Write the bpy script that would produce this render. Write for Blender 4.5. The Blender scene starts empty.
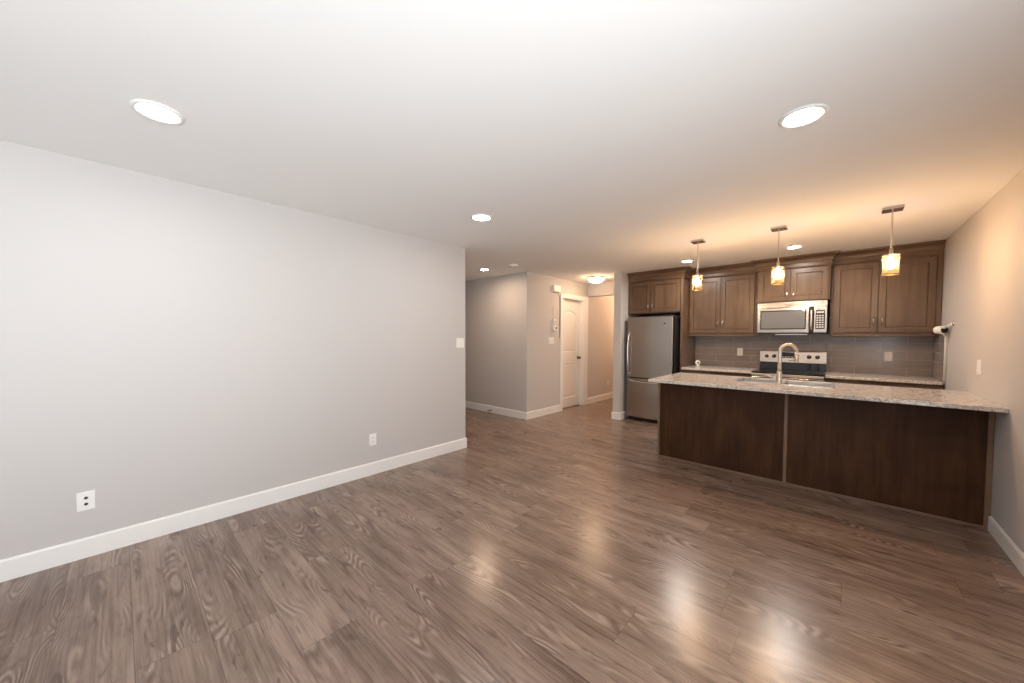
import bpy, bmesh, math, random
from mathutils import Vector, Matrix
random.seed(7)
C = bpy.context.scene.collection
SC = bpy.context.scene
PI = math.pi

# ------------------------------------------------------------------ camera
F, YAW, PITCH, ROLL, CAM_H, CY = 361.6, 0.74409, 0.03245, 0.003176, 1.3709, 348.6
fw = Vector((-math.sin(YAW)*math.cos(PITCH), math.cos(YAW)*math.cos(PITCH), -math.sin(PITCH)))
rt = Vector((math.cos(YAW), math.sin(YAW), 0)); up = rt.cross(fw)
c_, s_ = math.cos(ROLL), math.sin(ROLL)
r2 = rt*c_ + up*s_; u2 = up*c_ - rt*s_
cd = bpy.data.cameras.new('camera'); cam = bpy.data.objects.new('camera', cd); C.objects.link(cam)
cam.matrix_world = Matrix(((r2.x, u2.x, -fw.x, 0), (r2.y, u2.y, -fw.y, 0), (r2.z, u2.z, -fw.z, CAM_H), (0, 0, 0, 1)))
cd.sensor_fit = 'HORIZONTAL'; cd.sensor_width = 36; cd.lens = F*36/1024
cd.shift_y = (CY-341.5)/1024; cd.clip_start = 0.02
SC.camera = cam

# ------------------------------------------------------------------ world, daylight, exposure
w = bpy.data.worlds.new('world'); SC.world = w; w.use_nodes = True
bg = w.node_tree.nodes['Background']
bg.inputs['Strength'].default_value = 1.0
wt = w.node_tree; wtc = wt.nodes.new('ShaderNodeTexCoord'); wsp = wt.nodes.new('ShaderNodeSeparateXYZ'); wr = wt.nodes.new('ShaderNodeValToRGB')
wt.links.new(wtc.outputs['Generated'], wsp.inputs[0]); wmr = wt.nodes.new('ShaderNodeMapRange'); wmr.inputs[1].default_value = -.12; wmr.inputs[2].default_value = .12
wt.links.new(wsp.outputs[2], wmr.inputs[0]); wt.links.new(wmr.outputs[0], wr.inputs[0])
SKY, GROUND = 6.2, 13.2                        # overcast sky above; added ground glow below the horizon brightens the ceiling
wr.color_ramp.elements[0].color = (.90*GROUND, .96*GROUND, 1.0*GROUND, 1); wr.color_ramp.elements[1].color = (.90*SKY, .955*SKY, 1.0*SKY, 1)
wt.links.new(wr.outputs[0], bg.inputs['Color'])
def portal(loc, rot, sx, sy):
    l = bpy.data.lights.new('daylight_portal', 'AREA'); l.shape = 'RECTANGLE'; l.size = sx; l.size_y = sy
    l.cycles.is_portal = True
    o = bpy.data.objects.new('daylight_portal', l); C.objects.link(o); o.location = loc; o.rotation_euler = rot
YF = -2.6                                    # wall behind the camera
WX, WY0, WY1, WZ0, WZ1 = .79, -1.95, 0.95, 0.06, 2.12   # patio window in the right wall, beside the camera
portal((WX+.10, (WY0+WY1)/2, (WZ0+WZ1)/2), (PI/2, 0, PI/2), WY1-WY0, WZ1-WZ0)
CAN_W, KCAN_W, PEND_W, FLUSH_W, HCAN_W = 125.0, 520.0, 440.0, 50.0, 420.0   # lamp strengths, used by the lamps below
SC.view_settings.view_transform = 'Standard'; SC.view_settings.look = 'None'
SC.view_settings.exposure = 0.0; SC.view_settings.gamma = 1.0; SC.view_settings.use_curve_mapping = False
cy = SC.cycles
cy.use_denoising = True; cy.max_bounces = 10; cy.diffuse_bounces = 6; cy.glossy_bounces = 4
cy.transmission_bounces = 6; cy.transparent_max_bounces = 8; cy.sample_clamp_indirect = 6.0; cy.caustics_reflective = False
cy.caustics_refractive = False

# ------------------------------------------------------------------ materials
def mat(name, col=(.8, .8, .8), rough=.5, metal=0.0, coat=0.0, spec=.5):
    m = bpy.data.materials.new(name); m.use_nodes = True
    b = m.node_tree.nodes['Principled BSDF']
    b.inputs['Base Color'].default_value = (*col, 1); b.inputs['Roughness'].default_value = rough
    b.inputs['Metallic'].default_value = metal; b.inputs['Coat Weight'].default_value = coat
    b.inputs['Specular IOR Level'].default_value = spec
    return m
class G:
    """tiny node-graph helper"""
    def __init__(s, m):
        s.t = m.node_tree; s.b = s.t.nodes['Principled BSDF']
        s.co = s.t.nodes.new('ShaderNodeTexCoord').outputs['Object']
    def n(s, kind, ins=None, **kw):
        x = s.t.nodes.new(kind)
        for k, v in kw.items(): setattr(x, k, v)
        for k, v in (ins or {}).items(): s.set(x.inputs[k], v)
        return x
    def set(s, sock, v):
        if isinstance(v, bpy.types.NodeSocket): s.t.links.new(v, sock)
        else: sock.default_value = v
    def math(s, op, a, b=0.0, c=0.0):
        x = s.t.nodes.new('ShaderNodeMath'); x.operation = op
        s.set(x.inputs[0], a); s.set(x.inputs[1], b); s.set(x.inputs[2], c); return x.outputs[0]
    def xyz(s, x, y, z):
        return s.n('ShaderNodeCombineXYZ', {0: x, 1: y, 2: z}).outputs[0]
    def sep(s, v):
        o = s.n('ShaderNodeSeparateXYZ', {0: v}).outputs; return o[0], o[1], o[2]
    def noise(s, v, scale, detail=2.0, rough=.5, dist=0.0):
        return s.n('ShaderNodeTexNoise', {'Vector': v, 'Scale': scale, 'Detail': detail, 'Roughness': rough, 'Distortion': dist}).outputs['Fac']
    def scale(s, v, k):
        return s.n('ShaderNodeVectorMath', {0: v, 1: k}, operation='MULTIPLY').outputs[0]
    def ramp(s, f, stops):
        r = s.t.nodes.new('ShaderNodeValToRGB'); s.t.links.new(f, r.inputs[0]); e = r.color_ramp.elements
        while len(e) < len(stops): e.new(.5)
        for el, (p, c) in zip(e, stops): el.position = p; el.color = (*c, 1)
        return r.outputs[0]
    def mix(s, f, a, b, bt='MIX'):
        x = s.t.nodes.new('ShaderNodeMix'); x.data_type = 'RGBA'; x.blend_type = bt
        s.set(x.inputs[0], f)
        for i, v in ((6, a), (7, b)): s.set(x.inputs[i], (*v, 1) if isinstance(v, tuple) and len(v) == 3 else v)
        return x.outputs[2]
    def bump(s, h, strength, dist=.01):
        s.set(s.b.inputs['Normal'], s.n('ShaderNodeBump', {'Height': h, 'Strength': strength, 'Distance': dist}).outputs[0])

def wall_paint():
    m = mat('greige_wall_paint', (.555, .53, .515), .55); g = G(m)
    g.bump(g.noise(g.co, 260, 2), .05, .002); return m
def ceiling_paint():
    m = mat('white_ceiling_paint', (.88, .88, .87), .85); g = G(m)
    g.bump(g.noise(g.co, 180, 3), .06, .002); return m
def floor_mat():
    m = mat('laminate_planks', (.3, .2, .15), .3, coat=.0, spec=.62); g = G(m)
    W, LEN = .2445, 1.38
    x, y, z = g.sep(g.co)
    v = g.math('DIVIDE', g.math('ADD', y, 4*W-.014), W)
    row = g.math('FLOOR', v); fy = g.math('FRACT', v)
    rr = g.n('ShaderNodeTexWhiteNoise', {'W': row}, noise_dimensions='1D').outputs[0]
    u = g.math('ADD', g.math('DIVIDE', g.math('ADD', x, 20.0), LEN), g.math('MULTIPLY', rr, 7.3))
    col = g.math('FLOOR', u); fx = g.math('FRACT', u)
    pid = g.n('ShaderNodeTexWhiteNoise', {0: g.xyz(row, col, 3.1)}, noise_dimensions='3D').outputs
    pr = pid[0]; off = g.math('MULTIPLY', pr, 57.0)
    # cathedral grain: contour lines of a stretched smooth noise, own offset for each plank
    ly = g.math('MULTIPLY', fy, W)
    a = g.xyz(g.math('ADD', g.math('MULTIPLY', x, .85), off), g.math('ADD', g.math('MULTIPLY', ly, 5.2), off), off)
    n1 = g.noise(a, 1.0, 1.0, .35, .12)
    wob = g.noise(g.xyz(g.math('MULTIPLY', x, 18.0), g.math('MULTIPLY', y, 60.0), off), 1.0, 2.0)
    ph = g.math('ADD', g.math('MULTIPLY', n1, 190.0), g.math('MULTIPLY', wob, 2.0))
    ring = g.math('MULTIPLY_ADD', g.math('SINE', ph), .5, .5)
    mask = g.noise(g.xyz(g.math('ADD', g.math('MULTIPLY', x, 2.4), off), g.math('MULTIPLY', y, 10.0), off), 1.0, 2.0)
    mk = g.n('ShaderNodeMapRange', {0: mask, 1: .53, 2: .66, 3: .06, 4: 1.0}).outputs[0]
    streak = g.noise(g.xyz(g.math('ADD', g.math('MULTIPLY', x, 2.2), off), g.math('MULTIPLY', y, 85.0), off), 1.0, 5.0, .65)
    blot = g.noise(g.xyz(g.math('ADD', g.math('MULTIPLY', x, 1.5), off), g.math('MULTIPLY', y, 7.0), off), 1.0, 4.0, .6, .4)
    dark = g.noise(g.xyz(g.math('ADD', g.math('MULTIPLY', x, 4.0), off), g.math('MULTIPLY', y, 24.0), 9.0), 1.0, 3.0, .6, .8)
    base = g.ramp(blot, [(.30, (.092, .055, .038)), (.49, (.188, .126, .094)), (.70, (.285, .202, .158))])
    base = g.mix(g.math('MULTIPLY', g.math('SUBTRACT', streak, .40), 1.5), base, (.36, .27, .22), 'MIX')
    base = g.mix(g.n('ShaderNodeMapRange', {0: streak, 1: .46, 2: .28, 3: 0.0, 4: .5}).outputs[0], base, (.10, .060, .044))
    tint = g.ramp(pr, [(0.0, (.84, .80, .78)), (.5, (.97, .95, .94)), (1.0, (1.10, 1.10, 1.10))])
    base = g.mix(1.0, base, tint, 'MULTIPLY')
    gl = g.mix(ring, (.085, .050, .036), (.40, .295, .24))
    base = g.mix(g.math('MULTIPLY', mk, .58), base, gl)
    dk = g.n('ShaderNodeMapRange', {0: dark, 1: .58, 2: .70, 3: 0.0, 4: .80}).outputs[0]
    base = g.mix(dk, base, (.080, .048, .036))
    # seams
    ey = g.math('MINIMUM', fy, g.math('SUBTRACT', 1.0, fy)); ex = g.math('MINIMUM', fx, g.math('SUBTRACT', 1.0, fx))
    sy = g.math('LESS_THAN', ey, .0065); sx = g.math('LESS_THAN', ex, .0008)
    seam = g.math('MAXIMUM', sy, sx)
    base = g.mix(g.math('MULTIPLY', seam, .6), base, (.045, .03, .024))
    g.set(g.b.inputs['Base Color'], base)
    rg = g.math('ADD', .175, g.math('MULTIPLY', streak, .14))
    g.set(g.b.inputs['Roughness'], rg)
    hgt = g.math('SUBTRACT', g.math('MULTIPLY', streak, .35), seam)
    g.bump(hgt, .12, .003)
    return m
def cabinet_wood(name, vertical=True, tone=((.066, .035, .018), (.116, .066, .037), (.168, .103, .063)), spec=.5, rough=.27):
    m = mat(name, tone[1], .33, spec=spec); g = G(m)
    st = (26, 26, 1.6) if vertical else (1.6, 26, 26)
    grain = g.noise(g.scale(g.co, st), 1.0, 5, .6, .2)
    blot = g.noise(g.scale(g.co, (1, 1, .6) if vertical else (.6, 1, 1)), 3.0, 4, .6, .5)
    f = g.math('ADD', g.math('MULTIPLY', grain, .45), g.math('MULTIPLY', blot, .55))
    g.set(g.b.inputs['Base Color'], g.ramp(f, [(.32, tone[0]), (.5, tone[1]), (.68, tone[2])]))
    g.set(g.b.inputs['Roughness'], g.math('ADD', rough, g.math('MULTIPLY', grain, .12)))
    return m
def granite(name, a, b, c):
    m = mat(name, a, .12, spec=.5); g = G(m)
    n1 = g.noise(g.co, 26, 5, .65); n2 = g.noise(g.co, 110, 3, .6)
    vor = g.n('ShaderNodeTexVoronoi', {'Vector': g.co, 'Scale': 170.0}).outputs['Color']
    vx = g.sep(vor)[0]
    base = g.ramp(n1, [(.32, c), (.45, a), (.62, b)])
    base = g.mix(g.math('MULTIPLY', g.math('GREATER_THAN', n2, .60), .55), base, (.80, .76, .70))
    base = g.mix(g.math('MULTIPLY', g.math('GREATER_THAN', vx, .86), .75), base, (.14, .115, .10))
    base = g.mix(g.math('MULTIPLY', g.math('LESS_THAN', vx, .08), .6), base, (.42, .27, .18))
    g.set(g.b.inputs['Base Color'], base); return m
def tile(name, side=False):
    m = mat(name, (.2, .17, .15), .16, spec=.6); g = G(m)
    x, y, z = g.sep(g.co)
    v = g.xyz(g.math('ADD', y if side else x, 10.25), g.math('ADD', z, -.896), 0.0)
    br = g.n('ShaderNodeTexBrick', {'Vector': v, 'Color1': (.285, .240, .218, 1), 'Color2': (.245, .205, .186, 1), 'Mortar': (.56, .50, .46, 1),
             'Scale': 1.0, 'Mortar Size': .0022, 'Mortar Smooth': .1, 'Bias': 0.0, 'Brick Width': .46, 'Row Height': .1035})
    br.offset = .5
    cloud = g.noise(g.co, 9, 3)
    g.set(g.b.inputs['Base Color'], g.mix(.25, br.outputs[0], g.ramp(cloud, [(.3, (.15, .12, .10)), (.7, (.30, .26, .235))])))
    g.bump(g.math('MULTIPLY', br.outputs['Fac'], -1.0), .5, .003); return m
def steel(name, col=(.62, .60, .58), rough=.26, horiz=True):
    m = mat(name, col, rough, 1.0); g = G(m)
    st = (2, 2, 600) if horiz else (600, 600, 2)
    n = g.noise(g.scale(g.co, st), 1.0, 2, .5)
    g.set(g.b.inputs['Roughness'], g.math('ADD', rough-.02, g.math('MULTIPLY', n, .04))); return m
def emit(name, col, s):
    m = bpy.data.materials.new(name); m.use_nodes = True; t = m.node_tree; t.nodes.clear()
    e = t.nodes.new('ShaderNodeEmission'); e.inputs[0].default_value = (*col, 1); e.inputs[1].default_value = s
    o = t.nodes.new('ShaderNodeOutputMaterial'); t.links.new(e.outputs[0], o.inputs[0]); return m
def shade_glass(name, tint, col, tl):
    m = bpy.data.materials.new(name); m.use_nodes = True; t = m.node_tree; t.nodes.clear()
    a = t.nodes.new('ShaderNodeBsdfTranslucent'); a.inputs[0].default_value = (*col, 1)
    d = t.nodes.new('ShaderNodeBsdfTransparent'); d.inputs[0].default_value = (*tint, 1)
    x = t.nodes.new('ShaderNodeMixShader'); x.inputs[0].default_value = tl
    o = t.nodes.new('ShaderNodeOutputMaterial')
    t.links.new(d.outputs[0], x.inputs[1]); t.links.new(a.outputs[0], x.inputs[2]); t.links.new(x.outputs[0], o.inputs[0]); return m
def pane_glass():
    m = bpy.data.materials.new('window_glass'); m.use_nodes = True; t = m.node_tree; t.nodes.clear()
    a = t.nodes.new('ShaderNodeBsdfTransparent'); d = t.nodes.new('ShaderNodeBsdfGlossy'); d.inputs['Roughness'].default_value = .02
    x = t.nodes.new('ShaderNodeMixShader'); x.inputs[0].default_value = .06
    o = t.nodes.new('ShaderNodeOutputMaterial')
    t.links.new(a.outputs[0], x.inputs[1]); t.links.new(d.outputs[0], x.inputs[2]); t.links.new(x.outputs[0], o.inputs[0]); return m

M = dict(
    wall=wall_paint(), ceil=ceiling_paint(), floor=floor_mat(), trim=mat('white_trim_paint', (.82, .805, .785), .35),
    door=mat('white_door_paint', (.80, .78, .755), .4),
    cab=cabinet_wood('stained_cabinet_wood'), cabh=cabinet_wood('stained_cabinet_rail_wood', False),
    pan=cabinet_wood('stained_panel_wood', True, ((.028, .010, .0035), (.056, .022, .008), (.092, .040, .016)), .2, .45),
    edge=cabinet_wood('panel_edge_wood', True, ((.15, .085, .05), (.20, .12, .075), (.26, .16, .105))),
    edgeh=cabinet_wood('panel_shoe_wood', False, ((.15, .085, .05), (.20, .12, .075), (.26, .16, .105))),
    gran=granite('speckled_granite', (.64, .57, .51), (.76, .71, .66), (.38, .32, .28)),
    tile=tile('grey_glass_tile'), tiles=tile('grey_glass_tile_side', True),
    steel=steel('brushed_steel', (.48, .46, .44), .25), satin=mat('satin_trim_steel', (.60, .57, .54), .40, 1.0), basin=mat('basin_steel', (.74, .72, .69), .34, 1.0), steelv=steel('brushed_steel_vertical', (.43, .395, .36), .22, False),
    nickel=mat('brushed_nickel', (.66, .60, .53), .27, 1.0), bright=mat('satin_steel', (.74, .72, .70), .22, 1.0),
    bronze=mat('dark_bronze', (.10, .075, .055), .35, .8),
    black=mat('black_plastic', (.012, .012, .013), .35), gloss=mat('black_ceramic_glass', (.008, .008, .009), .06, spec=.6),
    grey=mat('dark_grey_enamel', (.035, .035, .037), .4), pad=mat('keypad_black', (.02, .02, .022), .25),
    key=mat('pale_key_print', (.55, .55, .55), .5), mwglass=mat('microwave_window', (.16, .155, .15), .12, spec=.6),
    plast=mat('white_plastic', (.84, .825, .80), .35), slot=mat('dark_slot', (.03, .028, .026), .6),
    lens=emit('can_light_lens', (1.0, .97, .94), CAN_W), klens=emit('kitchen_can_lens', (1.0, .93, .85), KCAN_W),
    hlens=emit('hall_can_lens', (1.0, .72, .50), HCAN_W), bulb=emit('warm_bulb', (1.0, .68, .49), PEND_W),
    shade=shade_glass('cream_shade_glass', (.97, .86, .60), (.92, .78, .44), .032), bowl=emit('warm_bowl_glass', (1.0, .66, .40), FLUSH_W),
    glass=pane_glass(), brass=mat('worn_brass', (.30, .19, .10), .35, 1.0),
)

# ------------------------------------------------------------------ mesh helpers
class MB:
    def __init__(s): s.bm = bmesh.new()
    def _add(s, t, smooth=False):
        me = bpy.data.meshes.new('t'); 
        if smooth:
            for f in t.faces: f.smooth = True
        t.to_mesh(me); t.free(); s.bm.from_mesh(me); bpy.data.meshes.remove(me); return s
    def box(s, x0, x1, y0, y1, z0, z1, bev=0.0, seg=2):
        t = bmesh.new(); bmesh.ops.create_cube(t, size=1)
        for v in t.verts: v.co = Vector(((x0+x1)/2+v.co.x*(x1-x0), (y0+y1)/2+v.co.y*(y1-y0), (z0+z1)/2+v.co.z*(z1-z0)))
        if bev: bmesh.ops.bevel(t, geom=t.edges[:], offset=bev, segments=seg, affect='EDGES', profile=.5)
        return s._add(t)
    def prism(s, pts, fn, a, b, bev=0.0):
        """polygon pts (2-d) extruded; fn(p, q, t) gives the 3-d point"""
        t = bmesh.new(); A = [t.verts.new(fn(p, q, a)) for p, q in pts]; B = [t.verts.new(fn(p, q, b)) for p, q in pts]
        n = len(pts); t.faces.new(A); t.faces.new(B[::-1])
        for i in range(n): t.faces.new((A[i], B[i], B[(i+1) % n], A[(i+1) % n]))
        bmesh.ops.recalc_face_normals(t, faces=t.faces[:])
        if bev: bmesh.ops.bevel(t, geom=t.edges[:], offset=bev, segments=2, affect='EDGES', profile=.5)
        return s._add(t)
    def lathe(s, c, prof, seg=32, axis=(0, 0, 1), smooth=True, closed=False):
        t = bmesh.new(); q = Vector((0, 0, 1)).rotation_difference(Vector(axis)); c = Vector(c); rings = []
        for r, z in prof:
            if r < 1e-6: rings.append([t.verts.new(c+q @ Vector((0, 0, z)))])
            else: rings.append([t.verts.new(c+q @ Vector((r*math.cos(2*PI*i/seg), r*math.sin(2*PI*i/seg), z))) for i in range(seg)])
        pairs = list(zip(rings, rings[1:]))
        if closed: pairs.append((rings[-1], rings[0]))
        for a, b in pairs:
            for i in range(seg):
                j = (i+1) % seg
                if len(a) == 1 and len(b) == 1: continue
                if len(a) == 1: t.faces.new((a[0], b[j], b[i]))
                elif len(b) == 1: t.faces.new((a[i], a[j], b[0]))
                else: t.faces.new((a[i], a[j], b[j], b[i]))
        bmesh.ops.recalc_face_normals(t, faces=t.faces[:])
        return s._add(t, smooth)
    def cyl(s, c, r, h, axis=(0, 0, 1), seg=24, bev=0.0):
        p = [(0, 0), (r, 0), (r, h), (0, h)] if not bev else [(0, 0), (r-bev, 0), (r, bev), (r, h-bev), (r-bev, h), (0, h)]
        return s.lathe(c, p, seg, axis, smooth=False)
    def tube(s, pts, r, seg=12, cap=True):
        t = bmesh.new(); P = [Vector(p) for p in pts]; rings = []; nrm = None
        for i, p in enumerate(P):
            d = (P[min(i+1, len(P)-1)]-P[max(i-1, 0)]).normalized()
            if nrm is None: nrm = d.orthogonal().normalized()
            nrm = (nrm-d*nrm.dot(d)).normalized(); bn = d.cross(nrm)
            rr = r[i] if isinstance(r, (list, tuple)) else r
            rings.append([t.verts.new(p+(nrm*math.cos(2*PI*k/seg)+bn*math.sin(2*PI*k/seg))*rr) for k in range(seg)])
        for a, b in zip(rings, rings[1:]):
            for k in range(seg): t.faces.new((a[k], a[(k+1) % seg], b[(k+1) % seg], b[k]))
        for f in t.faces: f.smooth = True
        if cap: t.faces.new(rings[0][::-1]); t.faces.new(rings[-1])
        bmesh.ops.recalc_face_normals(t, faces=t.faces[:])
        me = bpy.data.meshes.new('t'); t.to_mesh(me); t.free(); s.bm.from_mesh(me); bpy.data.meshes.remove(me); return s
    def sweep(s, path, prof, z0=0.0):
        """profile (out, z) swept along a plan path with mitred corners; 'out' is to the right of the walking direction"""
        t = bmesh.new(); P = [Vector((a, b, 0)) for a, b in path]; rings = []
        for i, p in enumerate(P):
            ds = []
            if i > 0: ds.append((p-P[i-1]).normalized())
            if i < len(P)-1: ds.append((P[i+1]-p).normalized())
            ns = [Vector((d.y, -d.x, 0)) for d in ds]
            n = ns[0] if len(ns) == 1 else (ns[0]+ns[1])/(1+ns[0].dot(ns[1]))
            rings.append([t.verts.new(p+n*o+Vector((0, 0, z0+z))) for o, z in prof])
        k = len(prof)
        for a, b in zip(rings, rings[1:]):
            for j in range(k): t.faces.new((a[j], a[(j+1) % k], b[(j+1) % k], b[j]))
        t.faces.new(rings[0]); t.faces.new(rings[-1][::-1])
        bmesh.ops.recalc_face_normals(t, faces=t.faces[:]); return s._add(t)
    def shaker(s, x0, x1, yf, z0, z1, th=.02, fr=.056, dp=.012):
        """shaker door: one body whose front face (towards -y) has a recessed panel"""
        t = bmesh.new(); bmesh.ops.create_cube(t, size=1)
        for v in t.verts: v.co = Vector(((x0+x1)/2+v.co.x*(x1-x0), yf+th/2+v.co.y*th, (z0+z1)/2+v.co.z*(z1-z0)))
        bmesh.ops.bevel(t, geom=t.edges[:], offset=.0022, segments=2, affect='EDGES', profile=.5)
        t.faces.ensure_lookup_table()
        f = max((f for f in t.faces if f.normal.y < -.99), key=lambda f: f.calc_area())
        bmesh.ops.inset_region(t, faces=[f], thickness=fr-.0022, use_even_offset=True)
        for d, dy in ((.0015, dp+.003), (.004, 0), (.003, -.005)):
            bmesh.ops.inset_region(t, faces=[f], thickness=d, use_even_offset=True)
            for v in f.verts: v.co.y += dy
        return s._add(t)
    def open_box(s, x0, x1, y0, y1, z0, z1, th=.004, bev=.02):
        t = bmesh.new(); bmesh.ops.create_cube(t, size=1)
        for v in t.verts: v.co = Vector(((x0+x1)/2+v.co.x*(x1-x0), (y0+y1)/2+v.co.y*(y1-y0), (z0+z1)/2+v.co.z*(z1-z0)))
        f = [f for f in t.faces if f.normal.z > .9]
        bmesh.ops.inset_region(t, faces=f, thickness=th, use_even_offset=True)
        r = bmesh.ops.extrude_face_region(t, geom=f); bmesh.ops.delete(t, geom=f, context='FACES_ONLY')
        nf = [g for g in r['geom'] if isinstance(g, bmesh.types.BMFace)][0]
        for v in nf.verts: v.co.z = z0+th
        ed = list(nf.edges)+[e for v in nf.verts for e in v.link_edges if abs(e.verts[0].co.z-e.verts[1].co.z) > .05]
        bmesh.ops.bevel(t, geom=list(set(ed)), offset=bev, segments=4, affect='EDGES', profile=.5)
        bmesh.ops.recalc_face_normals(t, faces=t.faces[:]); return s._add(t)
    def grid_slab(s, xs, ys, z0, z1, holes, bev=0.0):
        """slab cut into cells by xs and ys; cells (i, j) in holes are left open"""
        t = bmesh.new(); nx, ny = len(xs), len(ys)
        T = [[t.verts.new((x, y, z1)) for y in ys] for x in xs]; B = [[t.verts.new((x, y, z0)) for y in ys] for x in xs]
        solid = lambda i, j: 0 <= i < nx-1 and 0 <= j < ny-1 and (i, j) not in holes
        for i in range(nx-1):
            for j in range(ny-1):
                if not solid(i, j): continue
                t.faces.new((T[i][j], T[i+1][j], T[i+1][j+1], T[i][j+1])); t.faces.new((B[i][j], B[i][j+1], B[i+1][j+1], B[i+1][j]))
                for (a, b, di, dj) in (((i, j), (i+1, j), 0, -1), ((i+1, j), (i+1, j+1), 1, 0), ((i+1, j+1), (i, j+1), 0, 1), ((i, j+1), (i, j), -1, 0)):
                    if not solid(i+di, j+dj): t.faces.new((T[a[0]][a[1]], B[a[0]][a[1]], B[b[0]][b[1]], T[b[0]][b[1]]))
        bmesh.ops.recalc_face_normals(t, faces=t.faces[:])
        if bev:
            ed = [e for e in t.edges if len(e.link_faces) == 2 and e.calc_face_angle(0) > 1]
            bmesh.ops.bevel(t, geom=ed, offset=bev, segments=2, affect='EDGES', profile=.5)
        return s._add(t)
    def obj(s, name, m, parent=None, local=False):
        me = bpy.data.meshes.new(name)
        if parent is not None and not local:
            r = parent
            while r.parent: r = r.parent
            mw = Matrix.Translation(r.location) @ r.rotation_euler.to_matrix().to_4x4()
            s.bm.transform(mw.inverted())
        s.bm.to_mesh(me); s.bm.free(); me.materials.append(m)
        o = bpy.data.objects.new(name, me); C.objects.link(o)
        if parent is not None: o.parent = parent
        return o

def tag(o, label, cat, group=None):
    o['label'] = label; o['category'] = cat
    if group: o['group'] = group
    return o
def thing(name, label, cat, loc=(0, 0, 0), rz=0.0, group=None):
    o = bpy.data.objects.new(name, None); C.objects.link(o); o.location = loc; o.rotation_euler = (0, 0, rz)
    o.empty_display_size = .05
    return tag(o, label, cat, group)
def dup(root, label, loc, rz=None):
    r = root.copy(); C.objects.link(r); r.location = loc
    if rz is not None: r.rotation_euler = (0, 0, rz)
    r['label'] = label
    def kids(a, b):
        for ch in [o for o in a.children]:
            c = ch.copy(); C.objects.link(c); c.parent = b; kids(ch, c)
    kids(root, r); return r
def struct(name, mb, m, parent=None, label=None):
    o = mb.obj(name, m, parent)
    if parent is None: o['kind'] = 'structure'
    if label: o['label'] = label; 
    return o

# ------------------------------------------------------------------ the room
H = 2.44
XL, XR, YB = -3.4257, .79, 6.50
YE = 2.8755                      # end of the left wall
XH, YH = -3.853, 4.5425          # corner of the hall walls
xr = lambda y: .79+.010*(4.9-y)  # the right wall runs a touch out of square
XRB = xr(6.5)
PX0, PX1, PY = -2.845, -2.722, 5.59   # wing wall beside the refrigerator
YEND, XEND = 9.2, -6.4
BH, BT = .122, .013              # baseboard

struct('floor', MB().box(XEND, XR+.12, YF-.15, YEND+.1, -.12, 0), M['floor'])
struct('ceiling', MB().box(XEND, XR+.12, YF-.15, YEND+.1, H, H+.12), M['ceil'])
struct('wall_left', MB().box(XL-.125, XL, YF-.15, YE, 0, H), M['wall'])
struct('wall_right', MB().prism([(YF-.15, 0), (WY0, 0), (WY0, WZ1), (WY1, WZ1), (WY1, 0), (YB+.12, 0), (YB+.12, H), (YF-.15, H)],
       lambda p, q, t: (t+xr(p), p, q), 0, .12), M['wall'])
struct('wall_back', MB().box(PX1, XR, YB, YB+.12, 0, H), M['wall'])
struct('wall_wing', MB().box(PX0, PX1, PY, YEND, 0, H), M['wall'])
struct('wall_hall', MB().box(XEND, XH, YH, YH+.12, 0, H), M['wall'])
DY0, DY1, DZ = 5.56, 6.29, 2.10   # hall door opening
hw = MB().prism([(YH+.12, 0), (DY0, 0), (DY0, DZ), (DY1, DZ), (DY1, 0), (YEND, 0), (YEND, H), (YH+.12, H)], lambda p, q, t: (t, p, q), XH-.12, XH)
struct('wall_hall_side', hw, M['wall'])
struct('wall_hall_end', MB().box(XH, PX0, YEND, YEND+.1, 0, H), M['wall'])
struct('wall_light_block', MB().box(-5.0, -4.9, YH+.12, YEND+.1, 0, H), M['wall'])  # unseen wall added to stop outside light leaking under the hall door
struct('wall_light_block_end', MB().box(-4.9, XH, YEND, YEND+.1, 0, H), M['wall'])  # unseen end piece, added to close off the same light leak
struct('wall_corridor', MB().box(XEND, XL-.125, YE-.12, YE, 0, H), M['wall'])
struct('wall_corridor_end', MB().box(XEND-.1, XEND, YE-.12, YH+.12, 0, H), M['wall'])
struct('wall_header', MB().box(XH, PX0, 6.45, 6.60, 2.19, H), M['wall'])
struct('wall_front', MB().box(XL, XR, YF-.15, YF, 0, H), M['wall'])
# patio window in the right wall, beside the camera
wf = MB(); WM = (WY0+WY1)/2
for a, b in ((WY0, WY0+.06), (WY1-.06, WY1), (WM-.04, WM+.04)): wf.box(XR+.03, XR+.10, a, b, 0, WZ1)
for a, b in ((WY0+.06, WM-.04), (WM+.04, WY1-.06)): wf.box(XR+.03, XR+.10, a, b, WZ1-.06, WZ1).box(XR+.03, XR+.10, a, b, 0, .07)
win = struct('window_1', wf, M['trim'])
for a, b in ((WY0+.06, WM-.04), (WM+.04, WY1-.06)): struct('window_glass', MB().box(XR+.06, XR+.07, a, b, .07, WZ1-.06), M['glass'], win)

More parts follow.
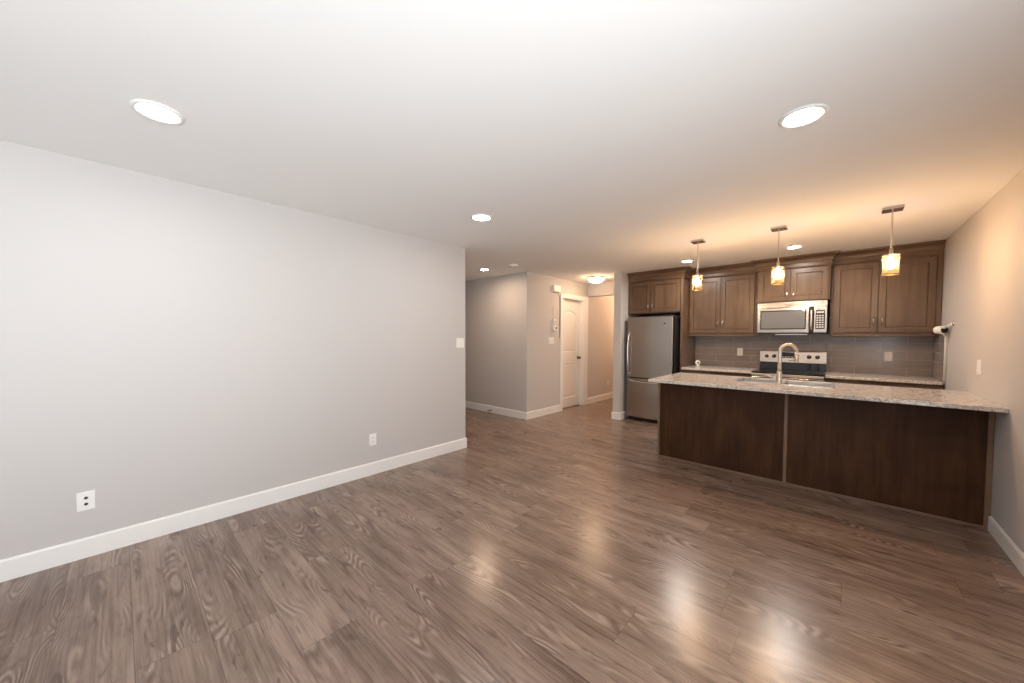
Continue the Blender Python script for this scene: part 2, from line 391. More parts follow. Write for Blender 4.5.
bl = MB().sweep([(XL, YF), (XL, YE), (XL-.125, YE)], [(0, 0), (BT, 0), (BT, BH-.01), (BT-.006, BH), (0, BH)])
struct('baseboard_left', bl, M['trim'])
struct('baseboard_right', MB().sweep([(xr(WY1), WY1), (xr(4.183), 4.183)], [(0, 0), (-BT, 0), (-BT, BH-.027), (-BT+.006, BH-.017), (0, BH-.017)]), M['trim'])
prof_in = [(0, 0), (BT, 0), (BT, BH-.01), (BT-.006, BH), (0, BH)]
struct('baseboard_hall', MB().sweep([(XEND, YH), (XH, YH), (XH, DY0-.075)], prof_in), M['trim'])
struct('baseboard_hall_side', MB().sweep([(XH, DY1+.16), (XH, YEND)], prof_in), M['trim'])
struct('baseboard_wing', MB().sweep([(PX0, YEND), (PX0, PY), (PX1, PY), (PX1, PY+.2)], prof_in), M['trim'])
# hall door: casing, jambs, two-panel arched door, knob
CW = .075
cs = MB()
cs.box(XH, XH+.017, DY0-CW, DY0, 0, DZ+CW, .003).box(XH, XH+.017, DY1, DY1+.15, 0, DZ+CW, .003).box(XH, XH+.017, DY0, DY1, DZ, DZ+CW, .003)
cs.box(XH-.12, XH, DY0, DY0+.012, 0, DZ-.012).box(XH-.12, XH, DY1-.012, DY1, 0, DZ-.012).box(XH-.12, XH, DY0, DY1, DZ-.012, DZ)
struct('trim_1', cs, M['trim'])
def door_slab():
    """slab facing +x with an arched upper panel and a square lower panel, both sunk with a raised field"""
    mb = MB(); x0, xf = XH-.115, XH-.08; y0, y1 = DY0+.014, DY1-.014; z0, z1 = .012, DZ-.015
    t = bmesh.new()
    ax, bx = y0+.105, y1-.105; N = 10
    lo = [(ax, .20), (bx, .20), (bx, .86), (ax, .86)]
    arch = [(bx+(ax-bx)*i/N, 1.80+.085*math.sin(PI*i/N)) for i in range(N+1)]
    hi = [(ax, 1.08), (bx, 1.08)]+arch
    def shrink(poly, d):
        cx = sum(p[0] for p in poly)/len(poly); n = len(poly); out = []
        for i in range(n):
            p0, p1, p2 = Vector(poly[i-1]), Vector(poly[i]), Vector(poly[(i+1) % n])
            a = (p1-p0).normalized(); b = (p2-p1).normalized(); na = Vector((-a.y, a.x)); nb = Vector((-b.y, b.x))
            q = p1+(na+nb)/(1+na.dot(nb))*d; out.append((q.x, q.y))
        return out
    ov = [t.verts.new((xf, *p)) for p in [(y0, z0), (y1, z0), (y1, z1), (y0, z1)]]
    edges = [t.edges.new((ov[i], ov[(i+1) % 4])) for i in range(4)]
    for poly in (lo, hi):
        vs = [t.verts.new((xf, *p)) for p in poly]
        edges += [t.edges.new((vs[i], vs[(i+1) % len(vs)])) for i in range(len(vs))]
    bmesh.ops.triangle_fill(t, edges=edges, use_beauty=True)
    t.verts.ensure_lookup_table(); k = 4
    for poly in (lo, hi):
        prev = [v for v in t.verts][k:k+len(poly)]; k += len(poly)
        for d, dx in ((.012, -.010), (.022, -.010), (.05, -.003)):
            cur = [t.verts.new((xf+dx, *p)) for p in shrink(poly, d)]
            for i in range(len(poly)): t.faces.new((prev[i], prev[(i+1) % len(poly)], cur[(i+1) % len(poly)], cur[i]))
            prev = cur; t.verts.ensure_lookup_table()
        t.faces.new(prev)
    bv = [t.verts.new((x0, *p)) for p in [(y0, z0), (y1, z0), (y1, z1), (y0, z1)]]
    for i in range(4): t.faces.new((ov[i], ov[(i+1) % 4], bv[(i+1) % 4], bv[i]))
    t.faces.new(bv)
    # drop triangle_fill faces that cover the panel openings
    def inside(p, poly):
        c = False
        for i in range(len(poly)):
            (ya, za), (yb, zb) = poly[i-1], poly[i]
            if (za > p.z) != (zb > p.z) and p.y < (yb-ya)*(p.z-za)/(zb-za)+ya: c = not c
        return c
    kill = [f for f in t.faces if len(f.verts) == 3 and all(abs(v.co.x-xf) < 1e-6 for v in f.verts) and any(inside(f.calc_center_median(), q) for q in (lo, hi))]
    bmesh.ops.delete(t, geom=kill, context='FACES')
    bmesh.ops.recalc_face_normals(t, faces=t.faces[:])
    return mb._add(t)
dr = struct('door_1', door_slab(), M['door'])
kn = MB().lathe((XH-.08, DY1-.075, .96), [(0, 0), (.031, 0), (.031, .006), (.012, .010), (.011, .030), (.024, .040), (.027, .052), (.022, .062), (0, .065)], 20, (1, 0, 0))
struct('door_knob', kn, M['bronze'], dr)

# ------------------------------------------------------------------ kitchen tile
TZ1 = 1.432
struct('wall_backsplash', MB().box(-1.83, XRB-.011, YB-.011, YB, .914, TZ1), M['tile'])
struct('wall_backsplash_side', MB().prism([(5.80, .914), (YB, .914), (YB, TZ1), (5.80, TZ1)], lambda p, q, t: (xr(p)+t, p, q), -.011, 0), M['tiles'])
struct('trim_2', MB().box(xr(5.8)-.013, xr(5.8), 5.788, 5.80, .914, TZ1+.02, .002), M['trim'])

# ------------------------------------------------------------------ cabinets
CROWN = [(0, 2.283), (.013, 2.283), (.016, 2.290), (.013, 2.298), (.010, 2.301), (.010, 2.345), (.020, 2.349), (.022, 2.356), (.024, 2.370), (.032, 2.390), (.048, 2.408), (.066, 2.418), (.074, 2.420), (.076, 2.437), (0, 2.437)]
RAIL = [(-.02, 0), (.020, 0), (.026, -.006), (.026, -.028), (.020, -.034), (-.02, -.034)]
def pull(parent, x, yf, zc, L=.096):
    pts = []
    for i in range(13):
        a = i/12; z = zc-L/2+L*a; y = yf-.004-.024*math.sin(PI*a)**.6
        pts.append((x, y, z))
    r = [.0065 if i in (0, 12) else .0048 for i in range(13)]
    MB().tube(pts, r, 8).obj('handle', M['bright'], parent)
def doors(root, xs, yf, z0, z1, hz, L=.096):
    """pair of shaker doors from xs[0] to xs[2] meeting at xs[1], pulls by the meeting edge"""
    for k in (0, 1):
        a, b = xs[k]+.0025, xs[k+1]-.0025
        d = MB().shaker(a, b, yf, z0, z1).obj('door', M['cab'], root)
        pull(d, (b-.032) if k == 0 else (a+.032), yf, hz, L)

# over the refrigerator
FX0, FX1 = PX1+.004, -1.868
t = thing('refrigerator_cabinet', 'short brown two-door wall cabinet above the stainless refrigerator', 'cabinet', ((FX0+FX1)/2, 5.87, 1.755))
MB().box(FX0, FX1, 5.872, YB-.002, 1.757, 2.30, .002).obj('body', M['cab'], t)
doors(t, (FX0+.012, -2.337, FX1-.010), 5.852, 1.772, 2.270, 1.865, .085)
MB().sweep([(FX0+.002, 5.865), (-1.832, 5.865), (-1.832, YB-.35)], CROWN).obj('crown_molding', M['cabh'], t)
t = thing('cabinet_end_panel', 'tall brown side panel between the refrigerator and the left back counter', 'panel', (-1.85, 5.86, 0))
MB().box(-1.866, -1.833, 5.845, YB-.002, 0, 2.281, .002).obj('panel', M['cab'], t)
# left wall cabinet
t = thing('wall_cabinet', 'brown two-door wall cabinet between the refrigerator and the microwave', 'cabinet', (-1.38, 6.15, 1.42))
MB().box(-1.830, -.925, 6.152, YB-.012, 1.42, 2.30, .002).obj('body', M['cab'], t)
doors(t, (-1.826, -1.388, -.958), 6.13, 1.438, 2.272, 1.575)
MB().sweep([(-1.830, 6.146), (-.922, 6.146)], CROWN).obj('crown_molding', M['cabh'], t)
MB().sweep([(-1.828, 6.146), (-.945, 6.146)], RAIL, 1.42).obj('light_rail', M['cabh'], t)
# over the microwave
t = thing('microwave_cabinet', 'short brown two-door wall cabinet directly above the microwave', 'cabinet', (-.54, 6.05, 1.85))
MB().box(-.917, -.152, 6.052, YB-.012, 1.852, 2.30, .002).obj('body', M['cab'], t)
doors(t, (-.903, -.547, -.168), 6.03, 1.862, 2.272, 1.945, .075)
MB().sweep([(-.920, 6.15), (-.920, 6.046), (-.149, 6.046), (-.149, 6.15)], CROWN).obj('crown_molding', M['cabh'], t)
# right wall cabinet
t = thing('wall_cabinet', 'large brown two-door wall cabinet at the right wall, right of the microwave', 'cabinet', (.32, 6.15, 1.42))
MB().box(-.148, XRB-.002, 6.152, YB-.012, 1.42, 2.30, .002).obj('body', M['cab'], t)
doors(t, (-.120, .280, .730), 6.13, 1.438, 2.272, 1.575)
MB().box(.734, XRB-.002, 6.136, 6.152, 1.42, 2.285, .002).obj('filler_strip', M['cab'], t)
MB().sweep([(-.147, 6.146), (xr(6.146)-.003, 6.146)], CROWN).obj('crown_molding', M['cabh'], t)
MB().sweep([(-.130, 6.146), (.735, 6.146)], RAIL, 1.42).obj('light_rail', M['cabh'], t)

# base cabinets and counters along the back wall
CFY = 5.80
def base_cabinet(label, x0, x1):
    t = thing('base_cabinet', label, 'cabinet', ((x0+x1)/2, CFY+.05, 0))
    MB().prism([(CFY+.055, .10), (CFY+.115, .10), (CFY+.115, 0), (YB-.012, 0), (YB-.012, .880), (CFY+.055, .880)], lambda p, q, s: (s, p, q), x0, x1).obj('body', M['cab'], t)
    m = (x0+x1)/2
    for a, b in ((x0, m), (m, x1)):
        d = MB().box(a+.003, b-.003, CFY+.034, CFY+.054, .720, .866, .003).obj('drawer', M['cab'], t)
        c = (a+b)/2
        MB().tube([(c-.05+.1*i/10, CFY+.032-.024*math.sin(PI*i/10)**.6, .793) for i in range(11)], .0048, 8).obj('handle', M['bright'], d)
        d = MB().shaker(a+.003, b-.003, CFY+.034, .115, .712).obj('door', M['cab'], t)
        pull(d, b-.035 if a == x0 else a+.035, CFY+.034, .62)
base_cabinet('brown base cabinet under the left back counter', -1.831, -.922)
base_cabinet('brown base cabinet under the right back counter by the wall', -.166, XRB-.004)
def counter(name, label, x0, x1):
    tag(MB().box(x0, x1, CFY, YB-.012, .881, .913, .004).obj(name, M['gran']), label, 'countertop')
counter('back_countertop', 'short speckled grey countertop between the end panel and the range', -1.831, -.920)
counter('back_countertop', 'speckled grey countertop under the right wall cabinet', -.168, XRB-.013)

# ------------------------------------------------------------------ range
RX0, RX1 = -.920, -.172
t = thing('range', 'stainless electric range with black glass cooktop between the back counters', 'range', (-.535, 5.8, 0))
MB().box(RX0, RX1, 5.80, YB-.015, .03, .905, .004).obj('body', M['grey'], t)
for sx in (RX0+.06, RX1-.06):
    for sy in (5.86, 6.40): MB().cyl((sx, sy, 0), .018, .032).obj('foot', M['black'], t)
MB().box(RX0, RX1, 5.755, 6.40, .900, .922, .006).obj('cooktop', M['gloss'], t)
MB().box(RX0+.002, RX1-.002, 5.745, 5.80, .868, .899, .006).obj('front_trim', M['satin'], t)
od = MB().box(RX0+.004, RX1-.004, 5.752, 5.80, .235, .860, .006).obj('oven_door', M['steel'], t)
MB().box(RX0+.10, RX1-.10, 5.748, 5.754, .36, .70, .002).obj('oven_window', M['gloss'], od)
MB().tube([(RX0+.06, 5.752, .80), (RX0+.06, 5.705, .80), (RX1-.06, 5.705, .80), (RX1-.06, 5.752, .80)], .010, 10).obj('handle', M['bright'], od)
MB().box(RX0+.004, RX1-.004, 5.756, 5.80, .05, .225, .005).obj('storage_drawer', M['steel'], t)
# sloped backguard: black lower part, steel control panel
yb0, yb1 = 6.415, YB-.014
MB().prism([(6.39, .922), (yb1, .922), (yb1, 1.030), (6.40, 1.030)], lambda p, q, s: (s, p, q), RX0+.008, RX1-.008, .003).obj('backguard', M['gloss'], t)
cp = MB().prism([(6.396, 1.022), (yb1, 1.022), (yb1, 1.180), (6.412, 1.180), (6.404, 1.172)], lambda p, q, s: (s, p, q), RX0+.002, RX1-.002, .003).obj('control_panel', M['satin'], t)
for kx in (-.835, -.748, -.356, -.268):
    kb = MB().lathe((kx, 6.404, 1.106), [(0, 0), (.026, 0), (.026, .004), (.021, .008), (.019, .024), (.016, .027), (0, .027)], 20, (0, -1, .06)).obj('knob', M['black'], t)
    MB().box(kx-.002, kx+.002, 6.374, 6.378, 1.106, 1.124).obj('knob_mark', M['key'], kb)
dsp = MB().box(-.675, -.515, 6.397, 6.408, 1.085, 1.165, .002).obj('display', M['gloss'], cp)
for i in range(4):
    MB().box(-.66+.036*i, -.636+.036*i, 6.395, 6.398, 1.094, 1.106).obj('display_key', M['key'], dsp)
MB().box(-.60, -.53, 6.3955, 6.398, 1.125, 1.150).obj('clock_window', M['pad'], dsp)
MB().box(-.575, -.515, 6.396, 6.400, 1.045, 1.053).obj('badge', M['slot'], cp)

# ------------------------------------------------------------------ microwave
t = thing('microwave', 'stainless over-the-range microwave with black keypad above the range', 'microwave', (-.535, 6.05, 1.42))
MX0, MX1 = -.908, -.172
MB().box(MX0, MX1, 6.062, YB-.013, 1.432, 1.848, .003).obj('body', M['grey'], t)
v = MB().prism([(6.062, 1.772), (6.030, 1.772), (6.034, 1.846), (6.062, 1.848)], lambda p, q, s: (s, p, q), MX0, MX1, .003).obj('vent_grille', M['steel'], t)
for i in range(3):
    MB().box(-.60+.0*i, -.47, 6.029+.001*i, 6.034, 1.789+.014*i, 1.794+.014*i).obj('vent_slot', M['slot'], v)
dm = MB().box(MX0, -.348, 6.030, 6.062, 1.436, 1.768, .005).obj('door', M['steel'], t)
w1 = MB().box(-.872, -.378, 6.027, 6.034, 1.482, 1.738, .003).obj('window_frame', M['pad'], dm)
MB().box(-.860, -.390, 6.0255, 6.030, 1.496, 1.722, .001).obj('window', M['mwglass'], dm)
MB().tube([(-.325, 6.034, 1.465), (-.325, 6.008, 1.485), (-.325, 6.000, 1.53), (-.325, 5.998, 1.60), (-.325, 6.000, 1.67), (-.325, 6.008, 1.715), (-.325, 6.034, 1.735)], .011, 10).obj('handle', M['bright'], dm)
MB().box(-.346, -.304, 6.032, 6.062, 1.436, 1.768, .003).obj('handle_recess', M['slot'], t)
kp = MB().box(-.302, MX1, 6.030, 6.062, 1.436, 1.768, .005).obj('control_panel', M['steel'], t)
pd = MB().box(-.284, -.192, 6.0275, 6.034, 1.484, 1.724, .003).obj('keypad', M['pad'], kp)
MB().box(-.274, -.202, 6.0262, 6.030, 1.686, 1.706).obj('display', M['key'], pd)
for r in range(6):
    for c in range(3):
        MB().box(-.276+.026*c, -.256+.026*c, 6.0262, 6.030, 1.500+.029*r, 1.516+.029*r).obj('key', M['key'], pd)
MB().box(-.905, -.165, 6.07, 6.44, 1.424, 1.434).obj('underside', M['black'], t)
MB().box(-.70, -.36, 6.045, 6.16, 1.404, 1.424, .003).obj('hood_lip', M['steel'], t)

# ------------------------------------------------------------------ refrigerator
t = thing('refrigerator', 'stainless bottom-freezer refrigerator in the alcove beside the wing wall', 'refrigerator', (-2.29, 5.75, 0))
RX0, RX1 = -2.660, -1.928
MB().box(RX0+.004, RX1-.004, 5.790, YB-.03, .03, 1.692, .004).obj('body', M['grey'], t)
MB().box(RX0+.02, RX1-.02, 5.800, 5.86, 0, .055).obj('toe_grille', M['black'], t)
d1 = MB().box(RX0, RX1, 5.705, 5.788, .712, 1.702, .012, 3).obj('refrigerator_door', M['steelv'], t)
d2 = MB().box(RX0, RX1, 5.705, 5.788, .062, .700, .012, 3).obj('freezer_drawer', M['steelv'], t)
hp = [(RX0+.045, 5.706, .765), (RX0+.043, 5.678, .775), (RX0+.042, 5.662, .82), (RX0+.040, 5.650, .95), (RX0+.040, 5.646, 1.10), (RX0+.040, 5.650, 1.25), (RX0+.042, 5.662, 1.38), (RX0+.043, 5.678, 1.43), (RX0+.045, 5.706, 1.44)]
MB().tube(hp, .013, 12).obj('handle', M['bright'], d1)
hp = []
for i in range(15):
    a = i/14; hp.append((RX0+.03+(RX1-RX0-.06)*a, 5.706-.052*min(1, math.sin(PI*a)*2.2)**.7, .672-.026*math.sin(PI*a)))
MB().tube(hp, .013, 12).obj('handle', M['bright'], d2)
MB().lathe((-2.055, 5.706, 1.585), [(0, 0), (.014, 0), (.013, .003), (0, .003)], 20, (0, -1, 0)).obj('badge', M['slot'], d1)
MB().box(RX1-.09, RX1-.01, 5.72, 5.80, 1.700, 1.716, .004).obj('hinge_cover', M['grey'], t)

# ------------------------------------------------------------------ peninsula
PFY, PXL = 4.19, -1.570
t = thing('kitchen_peninsula', 'dark brown panelled kitchen peninsula base running to the right wall', 'cabinet', (-.38, 4.5, 0))
MB().prism([(PFY+.02, 0), (4.78, 0), (4.78, .10), (4.83, .10), (4.83, .72), (PFY+.02, .72)], lambda p, q, s: (s, p, q), PXL+.025, XR-.003).obj('body', M['pan'], t)
MB().box(PXL+.024, -.400, PFY+.006, PFY+.020, .018, .881).obj('back_panel', M['pan'], t)
MB().box(-.374, .766, PFY+.006, PFY+.020, .018, .881).obj('back_panel', M['pan'], t)
MB().box(-.400, -.374, PFY-.004, PFY+.020, .018, .881, .002).obj('batten', M['edge'], t)
MB().box(.766, xr(PFY)-.002, PFY-.004, PFY+.020, 0, .881, .002).obj('batten', M['edge'], t)
MB().box(PXL, PXL+.024, PFY-.004, 4.83, 0, .881, .002).obj('end_panel', M['edge'], t)
MB().box(PXL+.025, .765, PFY-.006, PFY+.020, 0, .018, .003).obj('shoe_molding', M['edgeh'], t)
for a, b in ((PXL+.045, -1.0), (-1.0, -.46), (-.46, .08), (.08, XR-.02)):      # kitchen side
    tt = MB(); tt.shaker(-b+.003, -a-.003, -4.852, .115, .866)
    tt.bm.transform(Matrix.Rotation(PI, 4, 'Z')); d = tt.obj('door', M['cab'], t)
    MB().tube([(b-.04, 4.854+.024*math.sin(PI*i/10)**.6, .70+.1*i/10) for i in range(11)], .0048, 8).obj('handle', M['bright'], d)
MB().box(PXL+.025, -.90, PFY+.021, 4.83, .721, .880).obj('top_box', M['pan'], t)
MB().box(-.02, XR-.004, PFY+.021, 4.83, .721, .880).obj('top_box', M['pan'], t)
SX0, SX1, SY0, SY1 = -.862, -.062, 4.300, 4.800
ct = MB().grid_slab([-1.580, SX0+.02, SX1-.02, XR-.001], [3.925, SY0+.02, SY1-.02, 4.945], .882, .914, {(1, 1)}, .004)
for v in ct.bm.verts:
    if v.co.x > .7: v.co.x += xr(v.co.y)-XR
tag(ct.obj('peninsula_countertop', M['gran']), 'long speckled granite countertop with overhang on the dark peninsula', 'countertop')
# sink
t = thing('kitchen_sink', 'double-bowl stainless sink set into the peninsula countertop', 'sink', ((SX0+SX1)/2, 4.55, .914))
mx = (SX0+SX1)/2
MB().grid_slab([SX0, SX0+.03, mx-.022, mx+.022, SX1-.03, SX1], [SY0, SY0+.095, SY1-.03, SY1], .9145, .920, {(1, 1), (3, 1)}, .002).obj('rim', M['basin'], t)
for a, b in ((SX0+.03, mx-.022), (mx+.022, SX1-.03)):
    bo = MB().open_box(a-.003, b+.003, SY0+.092, SY1-.027, .73, .9144).obj('bowl', M['basin'], t)
    MB().lathe(((a+b)/2, SY0+.28, .735), [(0, 0), (.045, 0), (.045, .003), (.036, .004), (.030, .001), (0, .001)], 24).obj('drain', M['bright'], bo)
# faucet
fx, fy, fz = -.462, 4.348, .920
t = thing('faucet', 'tall brushed nickel gooseneck faucet standing at the peninsula sink', 'faucet', (fx, fy, fz))
MB().lathe((fx, fy, fz), [(0, 0), (.031, 0), (.031, .005), (.026, .012), (.023, .03), (.023, .115), (.018, .128), (0, .128)], 24).obj('base', M['nickel'], t)
R_ = .078; pts = [(fx, fy, fz+.12), (fx, fy, fz+.22), (fx, fy, fz+.30)]
dx_, dy_ = .78, .62
for i in range(1, 14):
    a = PI*i/14*1.02; q = R_-R_*math.cos(a)
    pts.append((fx+q*dx_, fy+q*dy_, fz+.308+R_*math.sin(a)))
pts.append((pts[-1][0], pts[-1][1], pts[-1][2]-.03))
MB().tube(pts, .0165, 14).obj('spout', M['nickel'], t)
e = Vector(pts[-1])
MB().lathe(e+Vector((0, 0, .012)), [(0, 0), (.0165, 0), (.019, .02), (.019, .085), (.015, .092), (0, .092)], 20, (0, -.04, -1)).obj('spray_head', M['nickel'], t)
MB().tube([(fx-.018, fy, fz+.060), (fx-.055, fy, fz+.062)], .0185, 14).obj('handle_hub', M['nickel'], t)
MB().tube([(fx-.050, fy, fz+.062), (fx-.075, fy-.005, fz+.075), (fx-.115, fy-.01, fz+.085)], [.011, .009, .008], 10).obj('handle', M['nickel'], t)

# ------------------------------------------------------------------ ceiling lights
def can_light(label, x, y, r, lens, group):
    t = thing('recessed_light', label, 'ceiling light', (x, y, H), 0, group)
    MB().lathe((0, 0, 0), [(r*.76, -.001), (r*.76, -.004), (r*.80, -.009), (r*.93, -.010), (r, -.004), (r, -.001)], 40, closed=True).obj('trim_ring', M['trim'], t, local=True)
    MB().lathe((0, 0, 0), [(0, -.0035), (r*.765, -.0035)], 40, smooth=False).obj('lens', lens, t, local=True)
    return t
k = can_light('recessed round ceiling light above the left wall, nearest the viewer', -2.44, .15, .095, M['lens'], 'recessed lights of the living room')
dup(k, 'large bright recessed ceiling light over the floor in front of the peninsula', (-.176, 2.255, H))
dup(k, 'recessed ceiling light near the far end of the left wall', (-2.42, 2.22, H))
k2 = can_light('recessed kitchen ceiling light near the refrigerator cabinet', -1.655, 5.41, .074, M['klens'], 'recessed lights of the kitchen')
dup(k2, 'recessed kitchen ceiling light in front of the microwave cabinet', (-.465, 5.40, H))
can_light('small recessed ceiling light in the corridor beyond the left wall end', -4.23, 3.945, .072, M['hlens'], None)
# flush light in the hall
t = thing('flush_ceiling_light', 'glowing glass bowl ceiling light in front of the hall header', 'ceiling light', (-3.30, 5.80, H))
MB().lathe((0, 0, 0), [(0, -.001), (.150, -.001), (.150, -.022), (.128, -.026), (0, -.026)], 36).obj('canopy', M['nickel'], t, local=True)
MB().lathe((0, 0, 0), [(.142, -.024), (.136, -.045), (.105, -.075), (.06, -.092), (0, -.098)], 36).obj('bowl', M['bowl'], t, local=True)
MB().lathe((0, 0, 0), [(0, -.097), (.012, -.099), (.010, -.112), (0, -.116)], 16).obj('finial', M['nickel'], t, local=True)
k = bpy.data.objects['flush_ceiling_light']
k = dup(k, 'glowing glass bowl ceiling light deeper in the hall, behind the header', (-3.30, 8.0, H))
for o in k.children:
    if o.name.startswith('bowl'): o.data = o.data.copy(); o.data.materials[0] = emit('deep_warm_bowl_glass', (1.0, .58, .32), 2.8*FLUSH_W)
# smoke detector
t = thing('smoke_detector', 'round white smoke detector on the corridor ceiling', 'smoke detector', (-3.65, 3.985, H))
MB().lathe((0, 0, 0), [(0, -.001), (.070, -.001), (.070, -.012), (.064, -.030), (.050, -.036), (0, -.038)], 32).obj('body', M['plast'], t, local=True)
MB().lathe((0, 0, 0), [(.052, -.0345), (.052, -.037), (.058, -.034)], 32, closed=True).obj('vent_ring', M['slot'], t, local=True)
# pendants over the peninsula
t = thing('pendant_light', 'glowing cream pendant over the peninsula end nearest the refrigerator', 'pendant light', (-1.220, 4.352, H), 0, 'pendant lights over the peninsula')
MB().box(-.062, .062, -.062, .062, -.022, -.001, .003).obj('canopy', M['nickel'], t, local=True)
MB().cyl((0, 0, -.345), .0055, .325, seg=14).obj('rod', M['nickel'], t, local=True)
MB().lathe((0, 0, 0), [(0, -.325), (.011, -.325), (.013, -.370), (.022, -.378), (.022, -.400), (0, -.400)], 20).obj('socket', M['nickel'], t, local=True)
sh = MB().lathe((0, 0, 0), [(.050, -.385), (.050, -.556)], 36).obj('shade', M['shade'], t, local=True)
MB().lathe((0, 0, 0), [(.046, -.382), (.052, -.382), (.052, -.390), (.046, -.390)], 36, closed=True).obj('shade_cap', M['nickel'], sh, local=True)
MB().lathe((0, 0, 0), [(.0515, -.540), (.053, -.540), (.053, -.547), (.0515, -.547)], 36, closed=True).obj('shade_band', M['bronze'], sh, local=True)
MB().lathe((0, 0, 0), [(0, -.398), (.010, -.400), (.013, -.425), (.022, -.450), (.024, -.470), (.016, -.490), (0, -.496)], 20).obj('bulb', M['bulb'], t, local=True)
dup(t, 'middle glowing cream pendant hanging over the peninsula sink', (-.497, 4.362, H))
dup(t, 'glowing cream pendant over the peninsula end nearest the right wall', (.262, 4.328, H))

# ------------------------------------------------------------------ wall plates and small devices  (local: x along the wall, -y out of it, z up)
RL, RR = PI/2, -PI/2
def plate_mb(wd, ht): return MB().box(-wd/2, wd/2, -.006, 0, -ht/2, ht/2, .0025)
def duplex(label, loc, rz):
    t = thing('wall_outlet', label, 'outlet', loc, rz, 'white duplex wall outlets')
    plate_mb(.072, .116).obj('cover_plate', M['plast'], t, local=True)
    for s in (-1, 1):
        so = MB().box(-.017, .017, -.0085, -.004, s*.0195-.014, s*.0195+.014, .002).obj('socket', M['plast'], t, local=True)
        for a in (-.0065, .0065): MB().box(a-.0011, a+.0011, -.0092, -.0082, s*.0195-.003, s*.0195+.006).obj('slot', M['slot'], so, local=True)
        MB().cyl((0, -.0082, s*.0195-.009), .0024, .001, (0, -1, 0), 10).obj('slot', M['slot'], so, local=True)
    return t
o1 = duplex('white duplex outlet low on the left wall, above the baseboard near its far end', (XL, 1.683, .348), RL)
dup(o1, 'white duplex outlet on the backsplash left of the range', (-1.188, YB-.011, 1.152), 0)
dup(o1, 'white duplex outlet on the backsplash right of the range', (.402, YB-.011, 1.142), 0)
dup(o1, 'small pale outlet low on the far hall wall beyond the white door', (XH, 7.34, .353), RL)
t = thing('jack_plate', 'white wall plate with two dark jacks low on the left wall, nearest the viewer', 'wall plate', (XL, -.160, .351), RL)
plate_mb(.076, .116).obj('cover_plate', M['plast'], t, local=True)
for s in (-1, 1):
    j = MB().lathe((0, -.006, s*.019), [(0, 0), (.0085, 0), (.0085, .002), (.0055, .003), (.0055, .009), (0, .009)], 14, (0, -1, 0)).obj('jack', M['grey'], t, local=True)
def switches(label, loc, rz, n):
    wd = .0725+.046*(n-1)
    t = thing('light_switch', label, 'light switch', loc, rz)
    plate_mb(wd, .116).obj('cover_plate', M['plast'], t, local=True)
    for i in range(n):
        c = (i-(n-1)/2)*.046
        MB().prism([(-.004, -.034), (-.0115, -.034), (-.0075, .034), (-.004, .034)], lambda p, q, s: (s, p, q), c-.0165, c+.0165, .001).obj('rocker', M['plast'], t, local=True)
switches('white double light switch at the far end of the left wall', (XL, 2.793, 1.297), RL, 2)
switches('white light switch plate on the hall wall beside the white door', (XH, 5.21, 1.31), RL, 3)
switches('white double light switch on the right wall above the peninsula countertop', (xr(4.625), 4.625, 1.142), RR, 2)
# hall wall: chime box with its dark cable and casing shadow line, two little devices
t = thing('door_chime', 'white box high on the hall wall beside the white door with hanging cable and casing shadow line', 'door chime', (XH, 5.33, 2.235), RL)
MB().box(-.105, .105, -.055, 0, -.058, .058, .008).obj('cover', M['plast'], t, local=True)
MB().tube([(.085, -.008, -.055), (.090, -.010, -.09), (.118, -.008, -.14), (.134, -.006, -.20), (.134, -.006, -.88)], .0035, 8).obj('cable', M['slot'], t, local=True)  # dark line is the wire plus the shadow along the door casing
t = thing('wall_sensor', 'small white box on the hall wall, upper of two beside the door', 'sensor', (XH, 5.27, 1.650), RL)
MB().box(-.038, .038, -.045, 0, -.035, .035, .008).obj('cover', M['plast'], t, local=True)
MB().box(-.012, .012, -.049, -.044, -.020, .010, .002).obj('button', M['slot'], t, local=True)
MB().tube([(.0, -.008, .033), (.0, -.006, .26)], .007, 8).obj('cable', M['plast'], t, local=True)
t = thing('wall_camera', 'small white wall camera with a black lens above the hall light switch', 'camera', (XH, 5.28, 1.525), RL)
MB().box(-.045, .045, -.060, 0, -.045, .045, .014, 3).obj('body', M['plast'], t, local=True)
MB().lathe((0, -.059, .004), [(0, 0), (.019, 0), (.019, .004), (.012, .005), (0, .003)], 20, (0, -1, 0)).obj('lens', M['gloss'], t, local=True)
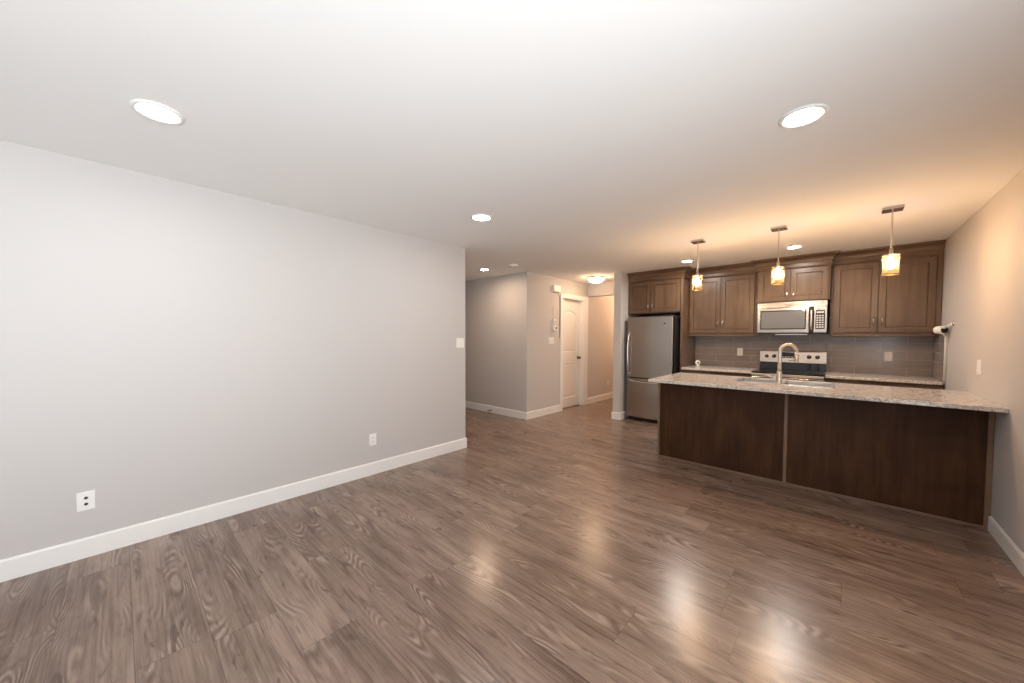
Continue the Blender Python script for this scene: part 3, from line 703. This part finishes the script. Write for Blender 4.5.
# door stop on the corridor baseboard
t = thing('door_stop', 'small dark spring door stop on the corridor baseboard', 'door stop', (-4.68, YH-BT, .045))
MB().cyl((-4.68, YH-BT, .045), .014, .006, (0, -1, 0), 16).obj('base', M['bronze'], t)
MB().tube([(-4.68, YH-BT-.004, .045), (-4.68, YH-BT-.065, .045)], .007, 12).obj('spring', M['bronze'], t)
MB().tube([(-4.68, YH-BT-.064, .045), (-4.68, YH-BT-.082, .045)], .010, 12).obj('tip', M['slot'], t)
# camera on the right wall
t = thing('security_camera', 'white bullet security camera mounted on the right wall beside the wall cabinet', 'camera', (XR, 5.62, 1.49))
MB().lathe((xr(5.55), 5.55, 1.515), [(0, 0), (.026, 0), (.026, .006), (.012, .012), (0, .013)], 20, (-1, 0, 0)).obj('mount', M['nickel'], t)
MB().tube([(XR-.008, 5.55, 1.515), (XR-.03, 5.60, 1.500), (XR-.055, 5.68, 1.475)], .011, 10).obj('arm', M['plast'], t)
ax_ = Vector((.52, -.85, -.03)).normalized(); c0 = Vector((XR-.072, 5.74, 1.455))
bd = MB().lathe(c0, [(0, -.048), (.026, -.043), (.038, -.028), (.042, -.008), (.042, .040), (.039, .048), (0, .049)], 28, ax_).obj('body', M['plast'], t)
MB().lathe(c0+ax_*.0485, [(0, 0), (.031, 0), (.031, .003), (.018, .004), (0, .001)], 24, ax_).obj('lens', M['gloss'], bd)
MB().tube([(XR-.050, 5.75, 1.42), (XR-.030, 5.775, 1.39), (XR-.026, 5.782, 1.34), (XR-.026, 5.780, .918)], .007, 8).obj('cable', M['plast'], t)
# little camera on the back counter
t = thing('tabletop_camera', 'little round white camera standing on the left back counter', 'camera', (-1.745, 6.33, .913))
MB().lathe((-1.745, 6.33, .913), [(0, 0), (.030, 0), (.030, .006), (.012, .012), (.008, .03), (0, .03)], 20).obj('base', M['plast'], t)
ax2 = Vector((.55, -.83, .0)).normalized(); cc = Vector((-1.745, 6.33, .966))
b2 = MB().lathe(cc, [(0, -.022), (.030, -.018), (.038, 0), (.036, .016), (.026, .021), (0, .020)], 24, ax2).obj('body', M['plast'], t)
MB().lathe(cc+ax2*.0205, [(0, 0), (.015, 0), (.015, .003), (0, .003)], 18, ax2).obj('lens', M['gloss'], b2)
